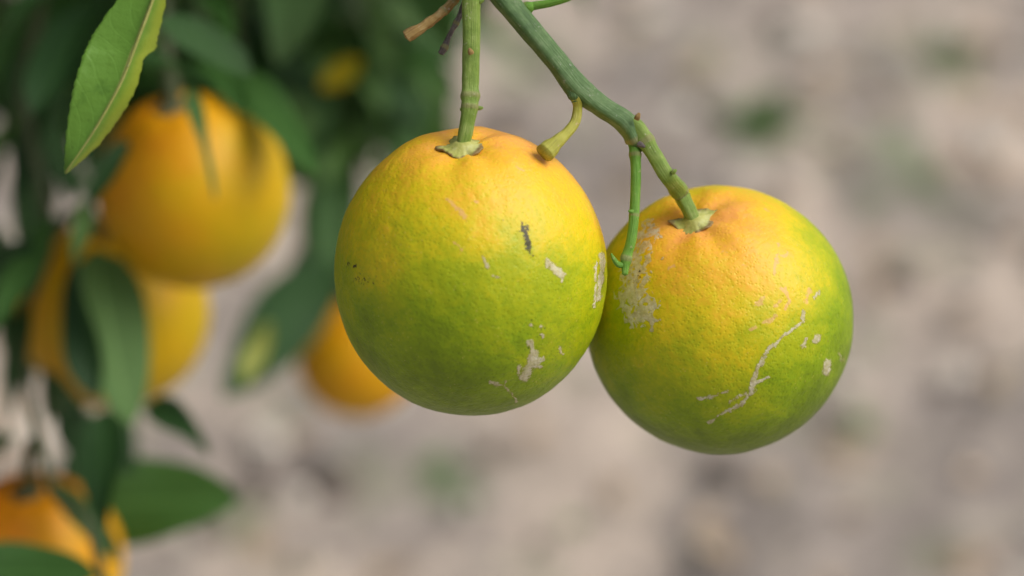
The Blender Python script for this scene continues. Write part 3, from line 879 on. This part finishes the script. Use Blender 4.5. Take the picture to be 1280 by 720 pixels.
# far spray: hanging twigs, each with its leaves
rng = random.Random(7)
sprays = [(-40, 60, 1.6), (20, 110, 1.75), (90, 150, 1.6), (150, 120, 1.8), (215, 130, 1.7), (260, 170, 1.9), (300, 175, 1.65), (335, 215, 1.85), (365, 150, 1.7), (392, 235, 2.0),
          (425, 190, 1.75), (452, 215, 1.9), (482, 170, 1.8), (512, 165, 2.0), (535, 150, 1.9), (505, 130, 1.7), (440, 140, 1.6), (552, 110, 2.0), (560, 60, 1.8), (530, 190, 2.1), (380, 120, 2.2), (310, 120, 2.1), (60, 120, 1.5), (345, 90, 2.1), (470, 80, 2.15), (415, 60, 2.2), (240, 60, 2.1), (110, 60, 2.1)]
spot_yellow = []
for s, (x, ylow, d) in enumerate(sprays):
    d *= 0.88
    x0 = x - rng.uniform(-30, 50)
    bb = branch([(x0, -150, d + .05), (x0 + (x - x0) * .5, -20, d), (x, ylow * .5, d), (x + rng.uniform(-12, 12), ylow, d)], [12, 10, 7, 4], rng.uniform(0.9, 1.5), 60 + s)
    nl = max(9, int(ylow / 9))
    for k in range(nl + 2):
        f = (k + 0.5) / nl
        y = -40 + (ylow + 40) * f; xx = x0 + (x - x0) * min(1, 0.5 + f * .5)
        ang = rng.uniform(-1.25, 1.25); ln = rng.uniform(70, 120) * 1.7 / d
        dd = rng.uniform(-0.05, 0.05)
        tip = (xx + math.sin(ang) * ln, y + math.cos(ang) * ln * 0.85, d + dd)
        nr = (rng.uniform(-.6, .6), rng.uniform(0.2, 0.9), rng.uniform(0.3, 0.9))
        mt = rng.choices([L_dark, L_mid, L_bright], [0.28, 0.36, 0.36])[0]
        if tip[0] > 585 - 0.25 * abs(tip[1] - 90) or tip[1] > 240: continue
        pleaf(bb, (xx, y, d), tip, ln * rng.uniform(0.38, 0.5), nr, mt, rng.randrange(6))
    if s == 10:
        pleaf(bb, (430, 60, 1.5), (505, 150, 1.5), 44, (0.3, 0.6, 0.7), L_bright, 3)
        pleaf(bb, (380, 40, 1.5), (450, 30, 1.5), 40, (0.3, 0.6, 0.7), L_mid, 1)
        pleaf(bb, (470, 120, 1.5), (540, 175, 1.5), 44, (0.3, 0.6, 0.7), L_bright, 0)
        pleaf(bb, (400, 130, 1.5), (445, 205, 1.5), 44, (0.1, 0.5, 0.8), L_mid, 3)
        pleaf(bb, (452, 74, 1.27), (400, 112, 1.27), 40, (0.2, 0.6, 0.8), L_yellow, 3)
        pleaf(bb, (418, -22, 1.27), (352, 22, 1.27), 44, (0.2, 0.6, 0.8), L_yellow, 3)
    if s == 13:
        pleaf(bb, (515, -18, 1.3), (562, 8, 1.3), 30, (0.2, 0.6, 0.8), L_yellow, 3)
        pleaf(bb, (545, 0, 1.75), (640, 62, 1.75), 44, (0.2, 0.6, 0.8), L_mid, 3)

# rest of the crown outside the picture, plus a leaf clump added for shade
rs = np.random.RandomState(5)
tmpl = leaf_mesh(0.4, 0.2, 0.1, 0.02, 2, 5, 3)
tv = np.array([v.co[:] for v in tmpl.vertices]); tf = np.array([p.vertices[:] for p in tmpl.polygons])
cen, num = np.array((-1.0, 1.75, 1.35)), 5200
q = rs.normal(size=(num, 3)); q /= np.linalg.norm(q, axis=1)[:, None]
rad = rs.uniform(0.25, 1.0, num) ** 0.5
pos = cen + q * rad[:, None] * np.array((0.95, 1.15, 0.95))
px, py, dd = project(pos)
ok = (dd < 0.2) | (px < -90) | (py < -110)
ok &= ~((dd < 1.0) & (px > 100))
ok &= (np.hypot(pos[:, 0], pos[:, 1]) > 0.35)
pos = pos[ok]
c2 = np.array(P(260, -420, 1.25))  # unseen leaf clump, added above the ripe oranges to shade them
q = rs.normal(size=(900, 3)); q /= np.linalg.norm(q, axis=1)[:, None]
p2 = c2 + q * (rs.uniform(0.05, 1.0, 900) ** 0.4)[:, None] * np.array((0.34, 0.26, 0.17))
px, py, dd = project(p2)
pos = np.concatenate([pos, p2[(dd > 0.93) & (py < -95) & (px < 640)]])
co, fc = [], []
for k, p in enumerate(pos):
    y = rs.normal(size=3) + np.array((0, 0, -0.9)); y /= np.linalg.norm(y)
    n = rs.normal(size=3) + np.array((0, 0, 1.2)); n -= y * (n @ y); n /= np.linalg.norm(n); x = np.cross(y, n)
    L = rs.uniform(0.06, 0.09)
    co.append(p + tv[:, 0:1] * x * L * .45 + tv[:, 1:2] * y * L + tv[:, 2:3] * n * L); fc.append(tf + k * len(tv))
me = mesh_from('foliage', np.concatenate(co), [tuple(f) for f in np.concatenate(fc).tolist()])
fo = put('foliage', me, L_dark, tree); fo['kind'] = 'stuff'

# ------------------------------------------------------------------ ground


def axis_steps(lo, hi, fine, far):
    a = list(np.arange(lo, hi + 1e-6, fine))
    s, x = fine, hi
    while x < far: s *= 1.35; x += s; a.append(x)
    s, x = fine, lo
    while x > -far: s *= 1.35; x -= s; a.insert(0, x)
    return np.array(a)


def gz(p):
    p = np.atleast_2d(p); p3 = np.stack([p[:, 0], p[:, 1], np.zeros(len(p))], 1)
    return 0.022 * fbm(p3 * 3.2, 3, 50) + 0.010 * fbm(p3 * 14, 3, 60) + 0.004 * fbm(p3 * 50, 2, 70)


xs = axis_steps(-1.1, 1.1, 0.011, 60); ys = axis_steps(1.3, 3.7, 0.013, 60)
X, Y = np.meshgrid(xs, ys); pts = np.stack([X.ravel(), Y.ravel()], 1)
far = np.clip(np.maximum(np.abs(pts[:, 0]) - 1.1, np.abs(pts[:, 1] - 2.5) - 1.2) / 0.8, 0, 1)
Z = gz(pts) * (1 - far)
co = np.stack([pts[:, 0], pts[:, 1], Z], 1)
nx = len(xs)
idx = np.arange((len(ys) - 1) * (nx - 1)); jj, ii = idx // (nx - 1), idx % (nx - 1); a = jj * nx + ii
faces = np.stack([a, a + 1, a + nx + 1, a + nx], 1).tolist()
gm = mesh_from('ground', co, faces)


sand_sunfleck = np.zeros(len(pts))  # pale and dark soil patches, with sun flecks painted in as colour
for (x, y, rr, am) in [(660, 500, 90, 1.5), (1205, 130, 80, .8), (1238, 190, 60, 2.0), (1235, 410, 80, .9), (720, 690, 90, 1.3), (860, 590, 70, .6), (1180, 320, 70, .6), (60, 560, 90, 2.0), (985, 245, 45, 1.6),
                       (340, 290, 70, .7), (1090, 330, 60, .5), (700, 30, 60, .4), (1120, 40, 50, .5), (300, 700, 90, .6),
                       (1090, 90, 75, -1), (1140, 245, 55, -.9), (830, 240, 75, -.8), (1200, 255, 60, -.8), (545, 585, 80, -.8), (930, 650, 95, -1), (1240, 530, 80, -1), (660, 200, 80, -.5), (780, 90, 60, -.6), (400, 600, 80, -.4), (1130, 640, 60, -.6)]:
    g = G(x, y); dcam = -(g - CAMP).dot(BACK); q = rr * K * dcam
    sand_sunfleck += am * np.exp(-(((pts[:, 0] - g.x) / q) ** 2 + ((pts[:, 1] - g.y) / (q * 1.7)) ** 2 + 0) * (1 + 0.5 * fbm(np.stack([pts[:, 0] * 9, pts[:, 1] * 9, pts[:, 0] * 0], 1), 2, 33)))
at = gm.attributes.new('sand_sunfleck', 'FLOAT', 'POINT'); at.data.foreach_set('value', sand_sunfleck.astype(np.float32))

moss = np.zeros(len(pts))
for (x, y, rr) in [(950, 165, 55), (1155, 225, 40), (1185, 72, 55), (1120, 190, 50), (560, 600, 42), (1070, 525, 32), (660, 60, 60), (300, 650, 40), (1090, 250, 30), (880, 60, 30)]:
    g = G(x, y); dcam = -(g - CAMP).dot(BACK); q = rr * K * dcam
    moss = np.maximum(moss, np.exp(-(((pts[:, 0] - g.x) / q) ** 2 + ((pts[:, 1] - g.y) / (q * 1.7)) ** 2)))
at = gm.attributes.new('moss', 'FLOAT', 'POINT'); at.data.foreach_set('value', moss.astype(np.float32))


def ground_material():
    t = NT('orchard_soil')
    big = t.math('ADD', t.noise(7.0, 5, 0.6, dist=0.6), t.math('MULTIPLY', t.attr('sand_sunfleck'), 0.30))
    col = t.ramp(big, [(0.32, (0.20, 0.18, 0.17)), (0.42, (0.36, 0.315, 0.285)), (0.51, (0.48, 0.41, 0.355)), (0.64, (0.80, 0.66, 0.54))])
    m2 = t.noise(13, 5, 0.65, dist=0.5)
    col = t.mix(0.42, col, t.ramp(m2, [(0.34, (0.16, 0.14, 0.14)), (0.5, (0.42, 0.36, 0.33)), (0.64, (0.74, 0.63, 0.54))]))
    m3 = t.noise(70, 4, 0.7)
    col = t.mix(0.32, col, t.ramp(m3, [(0.3, (0.14, 0.11, 0.10)), (0.7, (0.52, 0.45, 0.38))]))
    gr = t.step(t.noise(9.0, 3, 0.6), 0.54, 0.66)
    col = t.mix(t.math('MULTIPLY', gr, 0.42), col, (0.22, 0.26, 0.14))
    col = t.mix(t.math('MULTIPLY', t.step(t.math('ADD', t.attr('moss'), t.math('SUBTRACT', m2, 0.5)), 0.25, 0.9), 0.55), col, (0.17, 0.25, 0.11))
    h = t.math('ADD', m3, t.math('MULTIPLY', t.noise(260, 3), 0.4))
    return t.fin(col, 0.95, t.bump(h, 0.8, 0.01), 0.2)


M_ground = ground_material()
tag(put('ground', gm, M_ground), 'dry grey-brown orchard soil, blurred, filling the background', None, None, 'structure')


def rock_material(name, a, b, rough=0.85):
    t = NT(name); oi = t.node('ShaderNodeObjectInfo')
    n = t.noise(60, 4, 0.6)
    return t.fin(t.ramp(n, [(0.3, a), (0.7, b)]), rough, t.bump(n, 0.5, 0.004), 0.3)


M_pale = rock_material('pale_stone', (0.50, 0.44, 0.38), (0.74, 0.68, 0.60))
M_grav = rock_material('grey_gravel', (0.20, 0.18, 0.17), (0.36, 0.33, 0.31))
M_clod = rock_material('brown_clod', (0.09, 0.075, 0.065), (0.20, 0.165, 0.14))
M_litter = rock_material('dry_leaf', (0.33, 0.24, 0.16), (0.58, 0.46, 0.34))
M_weed = rock_material('weed_green', (0.09, 0.19, 0.05), (0.16, 0.29, 0.09), 0.6)


def rock_verts(seed, sub=2):
    bm = bmesh.new(); bmesh.ops.create_icosphere(bm, subdivisions=sub, radius=1.0)
    v = np.array([x.co[:] for x in bm.verts]); f = [tuple(q.index for q in p.verts) for p in bm.faces]; bm.free()
    v = v * (1 + 0.35 * fbm(v * 1.1 + seed * 3.1, 3, seed))[:, None]
    return v, f


def scatter(name, num, smin, smax, mat, seed, flat, label, power=3.0):
    rs = np.random.RandomState(seed); co, fc, base = [], [], 0
    protos = [rock_verts(seed + k, 2) for k in range(5)]
    for k in range(num):
        x = rs.uniform(-1.25, 1.25); y = rs.uniform(1.3, 3.9)
        s = smin + (smax - smin) * rs.rand() ** power
        v, f = protos[k % 5]
        an = rs.uniform(0, 6.3); c_, s_ = math.cos(an), math.sin(an)
        w = v * np.array((1, rs.uniform(.6, .95), flat)) * s
        w = np.stack([w[:, 0] * c_ - w[:, 1] * s_, w[:, 0] * s_ + w[:, 1] * c_, w[:, 2]], 1)
        w += np.array((x, y, float(gz((x, y))[0]) + s * flat * .3))
        co.append(w); fc += [tuple(i + base for i in q) for q in f]; base += len(v)
    me = mesh_from(name, np.concatenate(co), fc)
    return tag(put(name, me, mat), label, name, None, 'stuff')


scatter('gravel', 700, 0.004, 0.024, M_grav, 90, 0.6, 'grey gravel strewn over the soil')
scatter('clods', 320, 0.006, 0.034, M_clod, 91, 0.55, 'dark brown soil clods scattered over the ground')
scatter('pebbles', 330, 0.004, 0.022, M_pale, 92, 0.6, 'pale small pebbles scattered over the ground')

# leaf litter
rs = np.random.RandomState(12); co, fc = [], []
for k in range(420):
    x, y0 = rs.uniform(-1.25, 1.25), rs.uniform(1.3, 3.9)
    p = np.array((x, y0, float(gz((x, y0))[0]) + 0.006))
    y = rs.normal(size=3) * np.array((1, 1, .25)); y /= np.linalg.norm(y)
    n = rs.normal(size=3) * .35 + np.array((0, 0, 1)); n -= y * (n @ y); n /= np.linalg.norm(n); xx = np.cross(y, n)
    L = rs.uniform(0.03, 0.055)
    co.append(p + tv[:, 0:1] * xx * L * .5 + tv[:, 1:2] * y * L + tv[:, 2:3] * n * L * 1.5); fc.append(tf + k * len(tv))
me = mesh_from('leaf_litter', np.concatenate(co), [tuple(f) for f in np.concatenate(fc).tolist()])
tag(put('leaf_litter', me, M_litter), 'dry tan fallen leaves lying on the soil', 'leaf litter', None, 'stuff')

# single stones one can point to (photo position, width px, flatness)
stones = [(1235, 188, 46, 0.6, 'broad pale sunlit stone on the soil near the right edge of the picture'),
          (990, 240, 38, 0.8, 'bright pale stone just above the right front orange'),
          (932, 222, 44, 0.45, 'flat tan stone just left of the bright one above the right orange'),
          (1003, 38, 50, 0.5, 'pale round stone near the top edge, right of the branch'),
          (812, 22, 56, 0.5, 'cream stone at the top edge above the branch fork'),
          (846, 152, 44, 0.45, 'greyish flat stone right of the branch fork'),
          (1192, 462, 46, 0.5, 'pale stone right of and below the right front orange'),
          (880, 690, 64, 0.4, 'cream stone at the bottom edge below the right front orange'),
          (30, 560, 70, 0.5, 'whitish stone above the orange in the bottom left corner'),
          (88, 575, 60, 0.5, 'pinkish pale stone right of the whitish one at the lower left')]
for k, (x, y, wd, fl, lab) in enumerate(stones):
    g = G(x, y); dcam = -(g - CAMP).dot(BACK); s = wd * K * dcam / 2
    v, f = rock_verts(200 + k, 3)
    me = mesh_from('stone', v * np.array((1, 0.9, fl)) * s, f)
    o = put('stone', me, M_pale, None, Matrix.Translation((g.x, g.y, float(gz((g.x, g.y))[0]) + s * fl * .35)) @ Matrix.Rotation(k * 1.3, 4, 'Z'))
    tag(o, lab, 'stone', 'pale stones on the soil')

# small weeds
weeds = [(952, 165, 115, 'green weed tuft on the soil between the branch fork and the right edge'),
         (1155, 228, 50, 'small dark green weed left of the broad pale stone'),
         (1185, 70, 70, 'thin green weed near the upper right corner'),
         (545, 590, 70, 'greyish green weed below the left front orange'),
         (590, 625, 46, 'smaller weed next to the greyish green one below the left front orange'),
         (712, 650, 46, 'faint green weed near the bottom edge, below the gap between the front oranges'),
         (1072, 530, 46, 'small weed just below and right of the right front orange')]
wrs = random.Random(3)
for k, (x, y, wd, lab) in enumerate(weeds):
    g = G(x, y); dcam = -(g - CAMP).dot(BACK); s = wd * K * dcam / 2
    co, fc = [], []
    for j in range(46 if k < 3 else 16):
        a = wrs.uniform(0, 6.3); el = wrs.uniform(0.15, 1.2); L = s * wrs.uniform(0.5, 1.0)
        y3 = np.array((math.cos(a) * math.cos(el), math.sin(a) * math.cos(el), math.sin(el) * .8)); y3 /= np.linalg.norm(y3)
        n = np.array((-math.cos(a) * math.sin(el), -math.sin(a) * math.sin(el), math.cos(el))); n -= y3 * (n @ y3); n /= np.linalg.norm(n); x3 = np.cross(y3, n)
        b = np.array((wrs.uniform(-.3, .3) * s, wrs.uniform(-.3, .3) * s, 0))
        co.append(b + tv[:, 0:1] * x3 * L * .3 + tv[:, 1:2] * y3 * L + tv[:, 2:3] * n * L); fc.append(tf + j * len(tv))
    me = mesh_from('weed', np.concatenate(co), [tuple(f) for f in np.concatenate(fc).tolist()])
    o = put('weed', me, M_weed, None, Matrix.Translation((g.x, g.y, float(gz((g.x, g.y))[0]))))
    tag(o, lab, 'weed', 'small weeds on the soil')
